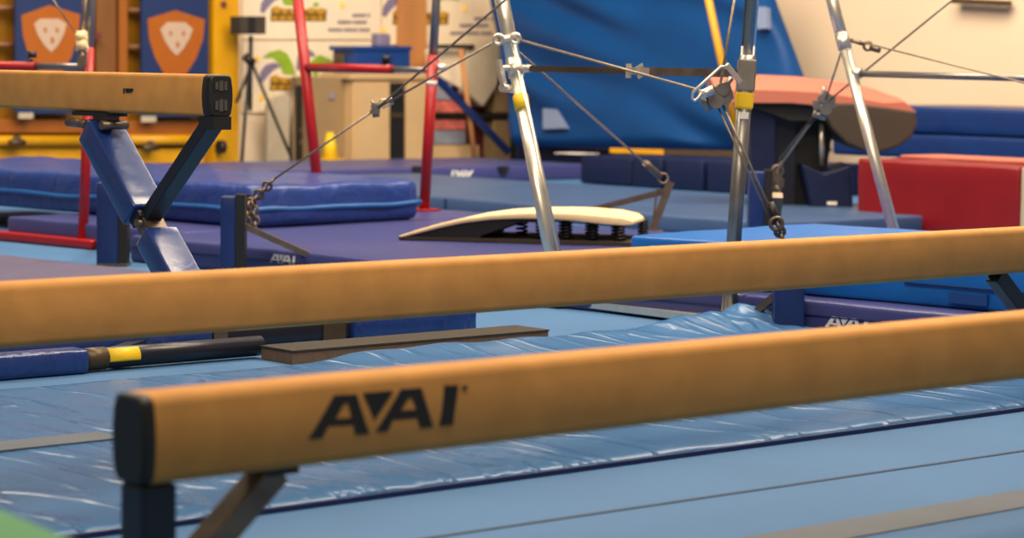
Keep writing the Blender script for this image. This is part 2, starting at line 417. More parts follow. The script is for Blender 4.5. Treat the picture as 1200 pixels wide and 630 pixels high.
# base: two long tubes across
fz = foot.copy(); fz.z = 0
def atu(base, px):      # point of the line base + U*t in the column px
    k = (px - 600) / FPX; t = (k * base.y - base.x) / (U.x - k * U.y); return base + U * t
rt = V3((fz.x, fz.y, 0.05)); a0, a1 = atu(rt, 20), atu(rt, 548)
MB().bar(a0, a1, .07, .07, V, r=.01).build('base_tube', 'dsteel', far)
MB().bar(atu(rt, -40), atu(rt, 238), .13, .1, V, r=.02).build('tube_pad', 'padwr', far)
MB().bar(atu(rt, 405), atu(rt, 549), .13, .1, V, r=.02).build('tube_pad', 'padwr', far)
MB().bar(atu(rt, 243), atu(rt, 259), .08, .074, V).build('tube_bracket', 'gsteel', far)
MB().bar(atu(rt, 372), atu(rt, 398), .08, .076, V).build('tube_bracket', 'bronze', far)
ft = G(200, 413, .045); ft.z = .045
MB().tube([atu(ft, 60), atu(ft, 304)], .038, 20).build('base_tube', 'dsteel', far)
MB().bar(atu(ft, -90), atu(ft, 95), .11, .088, V, r=.02).build('tube_pad', 'padwr', far)
MB().tube([atu(ft, 95), atu(ft, 120)], .0415, 20).build('coupling', 'bronze', far)
lt = MB(); y0_, y1_ = atu(ft, 121), atu(ft, 157); sd_ = U.cross(Z)
arc_ = [(sd_ * math.cos(a) + Z * math.sin(a)) for a in [math.radians(-18 + 8 * i) for i in range(11)]]
lt.add([y0_ + d * .039 for d in arc_] + [y1_ + d * .039 for d in arc_] + [y0_ + d * .036 for d in arc_] + [y1_ + d * .036 for d in arc_],
       [(i, i + 1, 11 + i + 1, 11 + i) for i in range(10)] + [(22 + i, 33 + i, 33 + i + 1, 22 + i + 1) for i in range(10)] + [(i, 22 + i, 23 + i, i + 1) for i in range(10)] + [(11 + i, 12 + i, 34 + i, 33 + i) for i in range(10)] + [(0, 11, 33, 22), (10, 32, 43, 21)], True)
lt = lt.build('sticker', 'label', far, label='yellow sticker')
MB().bar(V3((atu(rt, 170).x, atu(rt, 170).y, .05)), V3((atu(ft, 128).x, atu(ft, 128).y, .05)), .05, .05).build('base_link', 'dsteel', far)
# other support of the far beam, out of the frame
o2 = fc + AX * 4.2; MB().bar(V3((o2.x, o2.y, zb)), V3((o2.x, o2.y, 0.0)), .09, .06, fn).build('leg', 'dsteel', far)
MB().rbox(V3((o2.x, o2.y, .05)), fn, AX, Z, 1.6, .12, .1, .02, (6, 2, 2)).build('foot', 'navy', far)

# ------------------------------------------------------------------ mats on the floor
def mat_box(name, label, cat, corner, lu, lv, z0, h, m, r=.02, amp=.0, ns=2.0, n=(24, 24, 3), parent=None, group=None):
    """corner: a bottom corner; lu along U, lv along V (signed)"""
    c = V3((corner.x, corner.y, z0 + h / 2)) + U * lu / 2 + V * lv / 2
    o = MB().rbox(c, U, V, Z, abs(lu), abs(lv), h, r, n, amp, ns).build(name, m, parent)
    if label: tag(o, label, cat, group)
    return o
# wrinkled landing mat under the beams
LM0 = G(300, 603, 0.0)
LMV = -(G(330, 426, .02) - LM0).dot(V)
def landing():
    c0 = LM0 - U * 2.6; Lu, Lv = 7.5, LMV; nu, nv = 260, 90; h = .022
    fe = LM0 - V * LMV; aC = (atu(fe, 385) - c0).dot(U); aH = (atu(fe, 848) - c0).dot(U)
    vs = []; fs = []
    for j in range(nv + 1):
        for i in range(nu + 1):
            a = Lu * i / nu; b = Lv * j / nv
            p = c0 + U * a - V * b
            d_edge = min(b, Lv - b)
            z = h - .012 * math.exp(-d_edge / .02)
            wv = noise.noise(V3((a * 1.1, b * .9, 1.3)))
            cr = noise.noise(V3((a * 4.5 + b * 2.2, b * .9, 5.1)))      # creases running away from the edge
            z += .006 * wv + .009 * max(0, cr) * math.exp(-b / .5) + .004 * noise.noise(V3((a * 3 - b * 2, b * 5, 9)))
            fa_ = 1 / (1 + math.exp(-(a - aC) / .06))
            z += .04 * fa_ * math.exp(-((b - LMV) / .16) ** 2) * (.75 + .5 * noise.noise(V3((a * 3.3, 1, 2))))
            hump = math.exp(-(((a - aH) / .28) ** 2 + ((b - LMV + .05) / .3) ** 2))
            z += .06 * hump * (1 + .5 * noise.noise(V3((a * 9, b * 9, 2))))
            p.z = max(.006, z); vs.append(p)
    for j in range(nv):
        for i in range(nu):
            k = j * (nu + 1) + i; fs.append((k, k + 1, k + nu + 2, k + nu + 1))
    # skirt down to the floor
    edge = [i for i in range(nu + 1)] + [(j + 1) * (nu + 1) + nu for j in range(nv)] + [nv * (nu + 1) + i for i in range(nu - 1, -1, -1)] + [j * (nu + 1) for j in range(nv - 1, 0, -1)]
    k = len(vs); vs += [V3((vs[i].x, vs[i].y, .001)) for i in edge]; m = len(edge)
    for t in range(m): fs.append((edge[t], edge[(t + 1) % m], k + (t + 1) % m, k + t))
    return MB().add(vs, fs, True)
LM = thing('landing_mat', 'wrinkled glossy blue landing mat lying under the two long beams', 'landing mat', (LM0.x, LM0.y, 0), HD)
landing().build('mat_cover', 'landing', LM)
MB().bar(LM0 - U * 2.6 + V * .006 + Z * .007, LM0 + U * 4.9 + V * .006 + Z * .007, .012, .013, V).build('edge_binding', 'edge', LM)
ta = G(60, 517, .026); ta.z = .026
MB().bar(atu(ta, -60), atu(ta, 128), .14, .006, V).build('fastening_strip', 'tape', LM)
# seams and tape on the near carpet
s0 = G(600, 612); s1 = G(1200, 530)
MB().bar(s0 - U * 2 + Z * .001, s1 + U * 1 + Z * .001, .014, .004, V).build('floor_seam', 'seam', None, kind='structure')
t0 = G(1070, 607)
tp = MB().bar(atu(t0, 500) + Z * .0015, atu(t0, 1400) + Z * .0015, .16, .003, V).build('floor_tape', 'tape'); tag(tp, 'wide grey-brown tape strip on the light blue carpet at lower right', 'tape')
# green foam block
g0 = P(0, 588, 3.55); g1 = P(165, 634, 3.15); g2 = g1 + (g1 - g0) * .6
gd = (g2 - g0).normalized(); gz = g0.z; gn = V3((gd.y, -gd.x, 0)).normalized()
if gn.y > 0: gn = -gn
gdh = V3((gd.x, gd.y, 0)).normalized(); gn = V3((gdh.y, -gdh.x, 0))
if gn.y > 0: gn = -gn
gk = (g0 + g1) / 2
gb = MB().rbox(V3((gk.x, gk.y, 0)) + gn * .4 - gdh * .05 + Z * (gz - .0) / 2, gdh, gn, Z, 1.1, .8, gz, .03, (6, 6, 3)).build('foam_block', 'green')
tag(gb, 'blurred green foam block at the lower left corner in front of the beams', 'foam block')

# violet landing mat under the springboard and bars (the mats lie a few degrees off the beams)
UB, VB = U, V
MH = math.radians(46.5); U = V3((math.cos(MH), math.sin(MH), 0)); V = V3((math.sin(MH), -math.cos(MH), 0))
VT = .145
e0 = G(300, 290, VT); e1 = G(950, 349.5, VT)
PO = e0 + V * 0.0
pv = thing('landing_mat', 'long violet-blue landing mat under the springboard and crash mat', 'landing mat', (e0.x, e0.y, 0), HD)
def edge_pt(px):     # on the near edge of the violet mat
    k = (px - 600) / FPX; t = (k * e0.y - e0.x) / (V.x - k * V.y); return e0 + V * t
pl = edge_pt(-60); pr = edge_pt(1300); pl.z = pr.z = 0
PW = 2.75
PLEN = (pr - pl).length
for xa, xb, back in ((-60, 150, .4), (150, 560, 0), (560, 872, 0), (872, 1300, 0)):
    c = edge_pt(xa); c.z = 0; L = (edge_pt(xb) - edge_pt(xa)).length - .012; c = c + U * back
    mat_box('mat_panel', None, None, c, PW, L, 0.001, VT - .001, 'purple', .02, .004, 3, (10, 16, 2), pv)
def mk_on_face(px, py, w, nm='printed_logo', par=pv):
    c = HIT(px, py, e0 - U * .002, U); mk = MB(); mark(mk, c, V, Z, U, w); mk.build(nm, 'wlabel', par, label='white printed letters')
mk_on_face(331, 303.5, .2)
mk_on_face(992, 379, .22)
for zz_ in (.085,):
    MB().bar(edge_pt(152).to_2d().to_3d() - U * .003 + Z * zz_, pr - U * .003 + Z * zz_, .008, .005, U).build('seam_line', 'edge', pv)
# second layer seen at the far left behind the red base
# blue crash mat
C0 = G(294, 268, VT); C0.z = 0; C1 = G(492, 261, VT)
cu = (atu(C0, 491) - C0).length
cm = thing('crash_mat', 'thick royal blue crash mat at left with a bright blue seam', 'crash mat', (C0.x, C0.y, VT), HD)
c = C0 + U * cu / 2 - V * 2.0 + Z * (VT + .127)
MB().rbox(c, U, V, Z, cu, 4.0, .25, .05, (40, 90, 6), .015, 2.6).build('mat_cover', 'crash', cm)
for (a, b) in ((C0 - U * .004 + V * .006, C0 + U * cu + V * .006), (C0 - U * .006 + V * .004, C0 - U * .006 - V * 4.0)):
    pts = [a.lerp(b, i / 30) + Z * (VT + .107 + .012 * noise.noise(a.lerp(b, i / 30) * 3)) for i in range(31)]
    MB().tube(pts, .016, 8).build('piping', 'piping', cm)
MB().box(C0 - U * .006 - V * 1.07 + Z * .24, U * .012, V * .01, Z * .1).build('seam_strip', 'edge', cm)
# mauve panel mat at far left, in front of the red base
q0 = G(0, 298, .03); q1 = G(125, 313, .03)
mv = mat_box('panel_mat', 'thin mauve panel mat at far left behind the middle beam', 'panel mat', V3((q0.x, q0.y, 0)) - V * 1.0, -1.6, 2.6, .001, .03, 'mauve', .01, n=(6, 6, 2))
# bright blue mat
b0 = G(738, 275, .345); b1 = G(962, 262, .345); b0.z = 0
bu = (V3((b1.x, b1.y, 0)) - b0).dot(U)
bm = thing('landing_mat', 'bright blue landing mat lying on the violet mat behind the steel posts', 'landing mat', (b0.x, b0.y, VT), HD)
BV = 2.6
MB().rbox(b0 + U * bu / 2 + V * BV / 2 + Z * (VT + .101), U, V, Z, bu, BV, .2, .02, (14, 30, 3), .005, 3).build('mat_cover', 'bright', bm)
fb = HIT(1135, 350, b0 - U * .012, U)
MB().box(fb, V * .09, U * .008, Z * .022).build('patch', 'patch', bm)
MB().bar(HIT(1060, 331, b0 - U * .006, U), HIT(1230, 346, b0 - U * .006, U), .012, .006, U).build('seam_line', 'edge', bm)
U, V = UB, VB
# brown board
d0 = G(306, 420.5, 0); d0.z = 0; 
bt = thing('foam_plank', 'dark brown carpeted plank lying flat behind the wrinkled mat', 'plank', (d0.x, d0.y, 0), HD)
dl = (G(640, 386, .05) - d0).dot(U); dl = max(1.0, min(2.0, dl))
dw = .2
MB().box(d0 + U * dl / 2 + V * dw / 2 + Z * .0225, U * dl / 2, V * dw / 2, Z * .0225).build('plank_core', 'boardend', bt, bevel=.002)
MB().box(d0 + U * dl / 2 + V * dw / 2 + Z * .048, U * (dl / 2 + .003), V * (dw / 2 + .003), Z * .0035).build('carpet_top', 'board', bt)
# slate landing mat behind, and mats further back
k0 = G(520, 249, 0); k0.z = 0
sm = mat_box('landing_mat', 'slate blue landing mat behind the springboard', 'landing mat', k0 - V * 3.2, 2.3, 6.5, .001, .115, 'slate', .02, .004, 2, (16, 16, 2))
MB().box(k0 + V * .02 - U * .003 + Z * .055, V * .006, U * .006, Z * .05).build('joint', 'edge', sm)
h0 = G(500, 215, 0); h1 = G(668, 208, 0); h0.z = h1.z = 0
hl = (h1 - h0).dot(U)
hm = thing('folding_mat', 'long blue folding mat with white print in front of the beige cabinet', 'folding mat', (h0.x, h0.y, 0), HD)
MB().rbox(h0 + U * (hl - 1.2) / 2 - V * .9 + Z * .075, U, V, Z, hl + 1.2, 1.8, .148, .02, (20, 12, 2), .004, 3).build('mat_cover', 'purple', hm)
MB().rbox(h0 - U * 1.215 - V * .9 - U * .8 + Z * .075, U, V, Z, 1.6, 1.8, .148, .02, (20, 12, 2), .004, 3).build('mat_panel', 'purple', hm)
mk = MB(); mark(mk, HIT(542, 203, h0 + V * .002, V), U, Z, -V, .27, True); mk.build('printed_logo', 'wlabel', hm, label='white upside-down printed letters')
for px in (489, 589):
    q = HIT(px, 199, h0 + V * .008, V); MB().prism([q + U * -.07 + Z * .035, q + U * .07 + Z * .035, q + U * .03 - Z * .045, q - U * .03 - Z * .045], V * .02).build('handle', 'black', hm)
# navy block mats under the drape
n0 = G(676, 215, 0); n0.z = 0; 
xs = [(678, 738), (738, 773), (777, 822), (826, 930)]
for i, ((xa, xb), lab) in enumerate(zip(xs, ('dark navy block mat left of the row under the blue drape', 'narrow navy block mat, second from left under the blue drape', 'navy block mat left of the last gap under the blue drape', 'wide navy block mat at the right end of the row under the drape'))):
    def vt(px):
        k = (px - 600) / FPX; t = (k * n0.y - n0.x) / (V.x - k * V.y); return n0 + V * t
    a, b = vt(xa), vt(xb)
    o = MB().rbox((a + b) / 2 + U * .5 + Z * .14, V, U, Z, (b - a).length - .01, 1.0, .28 - .02 * (i == 0), .02, (6, 6, 2), .003, 3).build('block_mat', 'darknavy'); tag(o, lab, 'block mat', 'navy block mats under the drape')
o = MB().rbox(G(655, 200, 0) + U * .8 + V * .45 - V * .7 + Z * .12, V, U, Z, 1.3, 1.3, .24, .02, (6, 6, 2), .003, 3)
o = o.build('block_mat', 'darknavy'); tag(o, 'navy mat with worn white lettering at the foot of the drape', 'block mat')
q = G(676, 180, .244); sk = MB()
for i in range(6):
    pp = q + V * (-.17 + .062 * i); pp.z = .247
    sk.box(pp, V * (.022 + .004 * (i % 2)), U * (.12 + .03 * ((i * 5) % 3)), Z * .003)
sk.build('worn_print', 'wlabel', o)

# ------------------------------------------------------------------ chromed uneven bars
A1f = G(655, 351, .03); A2f = G(853, 376, .03)
A1t = P(588, 0, 11.62); A2t = P(881, 0, 10.28)
SH = U * 2.4
ub = thing('uneven_bars', 'chromed steel uneven bars with slanted posts in the middle', 'uneven bars', ((A1f + A2f) / 2).to_2d().to_3d())
def ext(a, b, z): return a + (b - a) * ((z - a.z) / (b.z - a.z))
B1t = P(975, 0, 13.2); B1f = P(1047, 268, 12.75); B1f = ext(B1t, B1f, 0.13)
B2f = A2f + (B1f - A1f); B2t = A2t + (B1f - A1f); B2f.z = .13
def post(f, t, ztop, zsplit, rl, ru, parent, lower='chrome', upper='chrome'):
    sp = ext(f, t, zsplit)
    p = MB().tube([f, sp], rl, 18).build('post', lower, parent)
    MB().tube([sp - (sp - f).normalized() * .02, ext(f, t, ztop)], ru, 18).build('upper_tube', upper, parent)
    MB().tube([sp - (sp - f).normalized() * .06, sp + (sp - f).normalized() * .025], rl + .008, 18).build('collar', lower, parent)
    MB().box(V3((f.x, f.y, f.z - .005)), U * .1, V * .1, Z * .012).build('foot_plate', 'dullsteel', parent)
    return p
post(A1f, A1t, 1.72, P(603, 76, 11.5).z, .030, .036, ub)
post(B1f, B1t, 1.72, P(990, 45, 13).z, .030, .034, ub)
# tall posts: oval section made of a tube and side rails
for f, t in ((A2f, A2t), (B2f, B2t)):
    p = post(f, t, 2.4, P(873, 72, 10.3).z, .026, .024, ub, 'dullsteel', 'dullsteel')
    d = V3((1, 0, 0))
    MB().tube([f + d * .02, ext(f, t, 1.2) + d * .02], .012, 12).build('post_rail', 'dullsteel', ub)
    MB().tube([f - d * .02, ext(f, t, 1.2) - d * .02], .012, 12).build('post_rail', 'dullsteel', ub)
    MB().tube([ext(f, t, 1.1) + d * .02, ext(f, t, 2.3) + d * .024], .01, 12).build('post_rail', 'chrome', ub)
    MB().tube([ext(f, t, 1.1) - d * .02, ext(f, t, 2.3) - d * .022], .01, 12).build('post_rail', 'gsteel', ub)
s1 = ext(A2f, A2t, P(873, 107, 10.3).z); s0_ = ext(A2f, A2t, P(873, 70, 10.3).z); sd = (s0_ - s1).normalized()
MB().bar(s1, s0_, .078, .07, V3((1, 0, 0))).build('sleeve', 'dullsteel', ub, bevel=.006)
s2 = ext(A2f, A2t, P(872, 128, 10.3).z)
MB().bar(s2, s1 - sd * .004, .075, .06, V3((1, 0, 0))).build('sticker', 'label', ub, label='yellow sticker', bevel=.01)
MB().box(s2 - sd * .025 + V3((0, -.028, 0)), V3((.02, 0, 0)), V3((0, .006, 0)), sd * .014).build('sticker', 'wlabel', ub, label='small white sticker')
# A1 details
def apx(px, py, D): return P(px, py, D)
ra = apx(597, 46, 11.5) ; rb_ = ext(A1f, A1t, .15) + V3((.045, 0, 0))
MB().tube([apx(600, 46, 11.5), rb_], .012, 10).build('post_rail', 'chrome', ub)
l0, l1 = ext(A1f, A1t, P(607, 112, 11.5).z), ext(A1f, A1t, P(610, 128, 11.5).z)
MB().tube([l0, l1], .037, 18).build('sticker', 'label', ub, label='yellow sticker')
hd = MB(); hd.bar(apx(584, 70, 11.4), apx(590, 98, 11.38), .028, .02)
hd.tube([apx(586, 80, 11.4), apx(606, 79, 11.5)], .014)
hd.tube([apx(588, 103, 11.4), apx(602, 104, 11.5)], .02)
hd.build('clamp_handle', 'chrome', ub)
cb = MB(); cb.ring(apx(584, 46, 11.4), V3((1, 0, 0)), Z, .022, .008); cb.tube([apx(588, 46, 11.45), apx(604, 44, 11.5)], .016); cb.ring(apx(604, 45, 11.42), V3((1, 0, .2)), Z, .022, .008)
cb.build('eye_bolt', 'chrome', ub)
# spreaders
sa, sb = ext(A1f, A1t, P(606, 80, 11.5).z), ext(A2f, A2t, P(873, 86, 10.3).z)
def lerp(a, b, t): return a + (b - a) * t
MB().bar(sa, lerp(sa, sb, .6), .022, .028).build('spreader', 'bronze', ub)
MB().bar(lerp(sa, sb, .56), sb, .03, .036).build('spreader_sleeve', 'gsteel', ub)
sc = MB(); sc.bar(lerp(sa, sb, .52), lerp(sa, sb, .62), .036, .03); sc.box(lerp(sa, sb, .52), V3((.012, 0, 0)), V3((0, .02, 0)), Z * .032); sc.box(lerp(sa, sb, .57) , V3((.016, 0, .01)), V3((0, .024, 0)), V3((-.008, 0, .026)))
sc.build('spreader_clamp', 'chrome', ub); MB().tube([lerp(sa, sb, .02), lerp(sa, sb, .08)], .018).build('spreader_clamp', 'chrome', ub)
hl_ = MB()
for t in (.26, .33, .4): hl_.tube([lerp(sa, sb, t) + V3((0, -.013, 0)), lerp(sa, sb, t) + V3((0, .013, 0))], .007, 10)
hl_.build('peg_hole', 'black', ub)
sA, sB = ext(B1f, B1t, P(998, 86, 13).z), P(1290, 94, 12.1)
MB().tube([sA, sB], .018, 12).build('spreader', 'dullsteel', ub)
MB().tube([sA + (sB - sA) * .01, sA + (sB - sA) * .04], .028, 12).build('spreader_clamp', 'chrome', ub)
# base rails
MB().bar(V3((A1f.x, A1f.y, .03)) - V * .08, V3((A2f.x, A2f.y, .03)) + V * .05, .07, .03, U).build('base_rail', 'chrome', ub)
# rails (the bars themselves), above the frame
MB().tube([ext(A1f, A1t, 1.7), ext(B1f, B1t, 1.7)], .02, 12).build('rail', 'cream', ub)
MB().tube([ext(A2f, A2t, 2.38), ext(B2f, B2t, 2.38)], .02, 12).build('rail', 'cream', ub)

# ------------------------------------------------------------------ floor anchors
def anchor(label, px, pyb, h, rodto, padded=True, w=.075, zb=0.0, base=None, side=True):
    b = base if base is not None else G(px, pyb, zb); b.z = zb
    r = thing('floor_anchor', label, 'floor anchor', b, HD)
    t = b + Z * h
    if padded:
        MB().rbox(b + Z * h / 2 - V3((.03, 0, 0)), V3((1, 0, 0)), V3((0, 1, 0)), Z, w, .12, h, .008, (2, 2, 6)).build('post_pad', 'navy', r)
        MB().box(b + Z * (h / 2 + .006) + (V3((w / 2 - .005, 0, 0)) if side else V3((-.03, .1, 0))), V3((.024, 0, 0)), V3((0, .05, 0)), Z * (h / 2 + .004)).build('post', 'black', r)
    else:
        MB().bar(b, t, .035, .05, V3((1, 0, 0))).build('post', 'gsteel', r)
    MB().box(b + Z * .008, V3((.08, 0, 0)), V3((0, .07, 0)), Z * .008).build('base_plate', 'gsteel', r)
    if rodto is not None: MB().bar(t - Z * h * .32 + V3((.01, 0, 0)), rodto, .03, .03).build('brace', 'gsteel', r)
    return r, t
alr, alt = anchor('blue padded floor anchor with grey brace left of the springboard', 275, 327, .425, G(432, 330, .0))
arr, art = anchor('blue padded floor anchor between the two long beams at right', 931, 392, .36, G(862, 386, 0), w=.125, side=False)
afm, amt = None, None
ab = P(763, 285, 14.3); ab.z = .116
r_ = thing('floor_anchor', 'bare grey steel floor anchor behind the right end of the springboard', 'floor anchor', ab, 0)
amt = P(786, 213, 14.3)
MB().bar(ab, amt, .03, .045).build('post', 'gsteel', r_); MB().bar(P(776, 225, 14.3), P(690, 247, 14.6), .035, .035).build('brace', 'gsteel', r_)
MB().box(ab + Z * .008, V3((.07, 0, 0)), V3((0, .07, 0)), Z * .008).build('base_plate', 'gsteel', r_)
MB().bar(P(770, 222, 14.3), P(765, 262, 14.3), .012, .012).build('link', 'gsteel', r_)
fr0 = G(890, 299, 0); frr, frt = anchor('blue padded floor anchor in front of the vault table', 890, 299, .5, None, w=.09)
MB().bar(fr0 + Z * .36 + V3((.1, 0, 0)), fr0 + Z * .02 + V3((.1, .25, 0)), .06, .05).build('brace', 'gsteel', frr)
rr0 = G(134, 311, 0); rrr, rrt = anchor('blue padded floor anchor behind the leg of the high beam', 134, 311, .45, None, w=.115)
MB().bar(rr0 + Z * .22 + V3((-.05, .1, 0)), G(112, 289, 0), .03, .03).build('brace', 'black', rrr)

# ------------------------------------------------------------------ cables
def clampblock(mb, c, s=1.0, d=V3((1, 0, 0))):
    e = d.normalized(); f = V3((0, -1, 0)); g = e.cross(f).normalized()
    mb.box(c, e * .045 * s, f * .02 * s, g * .02 * s)
    mb.box(c + e * .02 * s - g * .03 * s, (e + g).normalized() * .03 * s, f * .018 * s, (g - e).normalized() * .012 * s)
    mb.tube([c - e * .05 * s + g * .03 * s, c - e * .0 * s + g * .055 * s], .016 * s, 10)
    mb.tube([c + g * .02 * s + f * .03 * s, c + g * .02 * s - f * .03 * s], .026 * s, 14)
    mb.tube([c - g * .025 * s + f * .03 * s, c - g * .025 * s - f * .03 * s], .022 * s, 14)
    mb.tube([c - g * .01 * s, c - g * .075 * s + e * .01], .01 * s, 8)
def cabling(label, legs, block, tail, anchor_pt, s=1.0, r=.006, dirv=V3((1, 0, .5))):
    o = thing('tension_cable', label, 'cable', anchor_pt, 0)
    for a in legs: MB().tube([block, a], r, 8).build('wire', 'cable', o)
    MB().tube([block] + tail, r, 8).build('wire', 'cable', o)
    b = MB(); clampblock(b, block, s, dirv); b.build('pulley_block', 'dullsteel', o)
    return o
def chain(mb, a, b, n, R=.022, r=.006):
    d = (b - a).normalized(); s = d.cross(V3((0, 1, 0))).normalized(); k = d.cross(s)
    for i in range(n): mb.ring(a.lerp(b, (i + .5) / n), d, s if i % 2 else k, R, r, 12, 6)
lb = P(440, 128, 12.0); la = P(300, 236, 12.35)
A2top = ext(A2f, A2t, 2.34)
c1 = cabling('cable from the left floor anchor up to both steel posts', [P(583, 47, 11.5), A2top], lb, [P(318, 212, 12.3)], la, .62, dirv=V3((1, 0, .75)))
ch = MB(); chain(ch, P(320, 211, 12.3), P(292, 240, 12.35), 6, .024, .008); chain(ch, P(296, 236, 12.33), P(300, 268, 12.3), 5, .022, .007); chain(ch, P(292, 238, 12.33), P(289, 262, 12.3), 4, .022, .008)
ch.build('chain', 'gsteel', c1)
MB().bar(P(288, 228, 12.36), P(290, 256, 12.36), .03, .05).build('hook_plate', 'black', c1)
hk = MB(); hk.tube([P(442, 126, 11.98), P(446, 117, 11.97), P(459, 115, 11.97), P(461, 121, 11.97), P(448, 127, 11.97)], .004, 8); hk.build('handle', 'chrome', c1)
rbk = P(842, 112, 10.15)
c2 = cabling('cable from the right floor anchor with big pulley block beside the tall post', [P(606, 46, 11.45), P(864, -20, 10.2)], rbk, [P(912, 266, 10.2)], P(912, 275, 10.2), 1.25, dirv=V3((1, 0, -.55)))
MB().tube([P(838, 118, 10.15), P(905, 262, 10.2)], .005, 8).build('wire', 'cable', c2)
MB().tube([P(902, 237, 10.2), P(911, 262, 10.2)], .018, 12).build('strap_roller', 'black', c2)
tb = MB(); tb.ring(P(910, 262, 10.17), V3((1, 0, 0)), Z, .026, .009); chain(tb, P(911, 262, 10.18), P(917, 281, 10.2), 3, .02, .009); tb.build('shackle', 'gsteel', c2)
hd = MB(); hd.bar(P(851, 75, 10.05), P(868, 97, 10.05), .028, .022); hd.build('lever', 'chrome', c2, bevel=.004)
hk = MB(); hk.tube([P(851, 78, 10.08), P(845, 78, 10.06), P(812, 108, 10.06), P(811, 115, 10.06), P(814, 118, 10.06), P(818, 115, 10.06), P(822, 109, 10.06)], .006, 8); hk.tube([P(820, 112, 10.08), P(836, 105, 10.08)], .02, 12); hk.build('carabiner', 'chrome', c2)
c3 = thing('tension_cable', 'cable slanting from the left steel post down to the bare anchor', 'cable', amt)
MB().tube([ext(A1f, A1t, P(612, 60, 11.5).z) + V3((.03, 0.03, 0)), P(760, 195, 14.0)], .006, 8).build('wire', 'cable', c3)
tb = MB(); tb.tube([P(756, 191, 13.95), P(773, 206, 14.1)], .02, 10); tb.ring(P(777, 209, 14.15), V3((1, 0, -.6)), V3((0, .3, 1)), .03, .008); tb.build('turnbuckle', 'gsteel', c3)
fb_ = P(966, 122, 13.5)
c4 = cabling('cable with pulley block in front of the vault table', [P(986, 60, 13.1), P(1180, -52, 12.5)], fb_, [P(905, 207, 14.85)], P(905, 212, 14.9), 1.35, dirv=V3((1, 0, .15)))
MB().tube([P(962, 128, 13.5), P(915, 186, 14.85)], .012, 8).build('strap', 'black', c4)
ch = MB(); chain(ch, P(916, 190, 14.85), P(906, 210, 14.85), 3, .03, .012); chain(ch, P(903, 206, 14.8), P(913, 226, 14.8), 3, .04, .014); clampblock(ch, P(909, 214, 14.8), 1.1); ch.build('chain', 'gsteel', c4)
c5 = thing('tension_cable', 'cable from the right steel post running out of the frame at right', 'cable', P(1000, 48, 13.0))
MB().tube([P(996, 46, 13.0), P(1300, 122, 11.9)], .005, 8).build('wire', 'cable', c5)
tb = MB(); tb.tube([P(997, 47, 12.98), P(1014, 52, 12.95)], .012, 8); tb.ring(P(1017, 54, 12.94), V3((1, 0, 0)), Z, .022, .008); tb.tube([P(1020, 56, 12.93), P(1031, 59, 12.9)], .016, 8); tb.build('turnbuckle', 'gsteel', c5)

# ------------------------------------------------------------------ red bars
def redset():
    R1 = P(497, 252, 15.75); R1.z = max(R1.z, VT); R1t = P(513, -30, 15.6)
    R2 = P(371, 207, 16.6); R2t = P(347, -20, 16.75); R2 = ext(R2t, R2, .0)
    R3 = G(97, 286, .02); R3t = P(108, -30, 14.2)
    r = thing('parallel_bars', 'red steel bars frame with grey upper tubes standing by the blue crash mat', 'bars frame', (R1.x, R1.y, 0))
    def rp(f, t, zs, ztop, rl=.036, ru=.028):
        sp = ext(f, t, zs)
        MB().tube([f, sp], rl, 16).build('post', 'red', r)
        if ztop > zs: MB().tube([sp - (sp - f).normalized() * .02, ext(f, t, ztop)], ru, 16).build('upper_tube', 'dullsteel', r)
    rp(R1, R1t, P(505, 64, 15.7).z, 1.9); rp(R3, R3t, P(104, 56, 14.3).z, 1.9, .030, .026)
    rp(R2, R2t, 1.75, 1.75, .038)
    sa = ext(R2, R2t, P(361, 79, 16.6).z); sb = ext(R1, R1t, P(505, 82, 15.7).z)
    MB().tube([sa, lerp(sa, sb, .7)], .03, 14).build('spreader', 'red', r); MB().tube([lerp(sa, sb, .68), sb], .02, 12).build('spreader_rod', 'dullsteel', r)
    kn = lerp(sa, sb, .65); k = MB().tube([kn, kn + Z * .05], .014, 10).tube([kn + Z * .05, kn + Z * .09], .028, 10).build('lock_knob', 'black', r)
    MB().tube([ext(R1, R1t, P(503, 94, 15.7).z), ext(R1, R1t, P(503, 99, 15.7).z)], .038, 14).build('sticker', 'wlabel', r, label='small white sticker')
    cl = MB(); cl.tube([sb + V3((.03, -.03, .02)), sb + V3((.09, -.03, .02))], .022, 12); cl.build('clamp', 'chrome', r)
    s3 = ext(R3, R3t, P(103, 78, 14.3).z); s4 = P(-130, 76, 15.2)
    MB().tube([lerp(s3, s4, .25), s4], .028, 14).build('spreader', 'red', r); MB().tube([s3, lerp(s3, s4, .28)], .02, 12).build('spreader_rod', 'dullsteel', r)
    kn = lerp(s3, s4, .27); MB().tube([kn, kn + Z * .04], .012, 10).tube([kn + Z * .05, kn + Z * .09], .028, 10).build('lock_knob', 'black', r)
    bl = MB(); bl.bar(G(-200, 256, .03), G(114, 286.5, .03), .1, .05, r=.008); bl.build('base_rail', 'red', r)
    MB().rbox(V3((R1.x, R1.y, VT + .007)), U, V, Z, .16, .16, .012, .004, (2, 2, 2)).build('foot_plate', 'red', r)
    return R3t, s3
R3t, s3 = redset()
c6 = thing('tension_cable', 'thin cable with pale pulley block beside the far left red post', 'cable', P(95, 45, 14.1))
MB().tube([P(55, -10, 13.9), P(90, 40, 14.05)], .005, 8).build('wire', 'cable', c6); MB().tube([P(103, -20, 14.1), P(96, 42, 14.1)], .008, 8).build('wire', 'cable', c6)
b = MB(); b.tube([P(90, 44, 14.05), P(101, 41, 14.05)], .03, 12); b.tube([P(91, 54, 14.05), P(102, 51, 14.05)], .034, 12); b.box(P(96, 48, 14.1), V3((.03, 0, 0)), V3((0, .03, 0)), Z * .06); b.build('pulley_block', 'cream', c6)
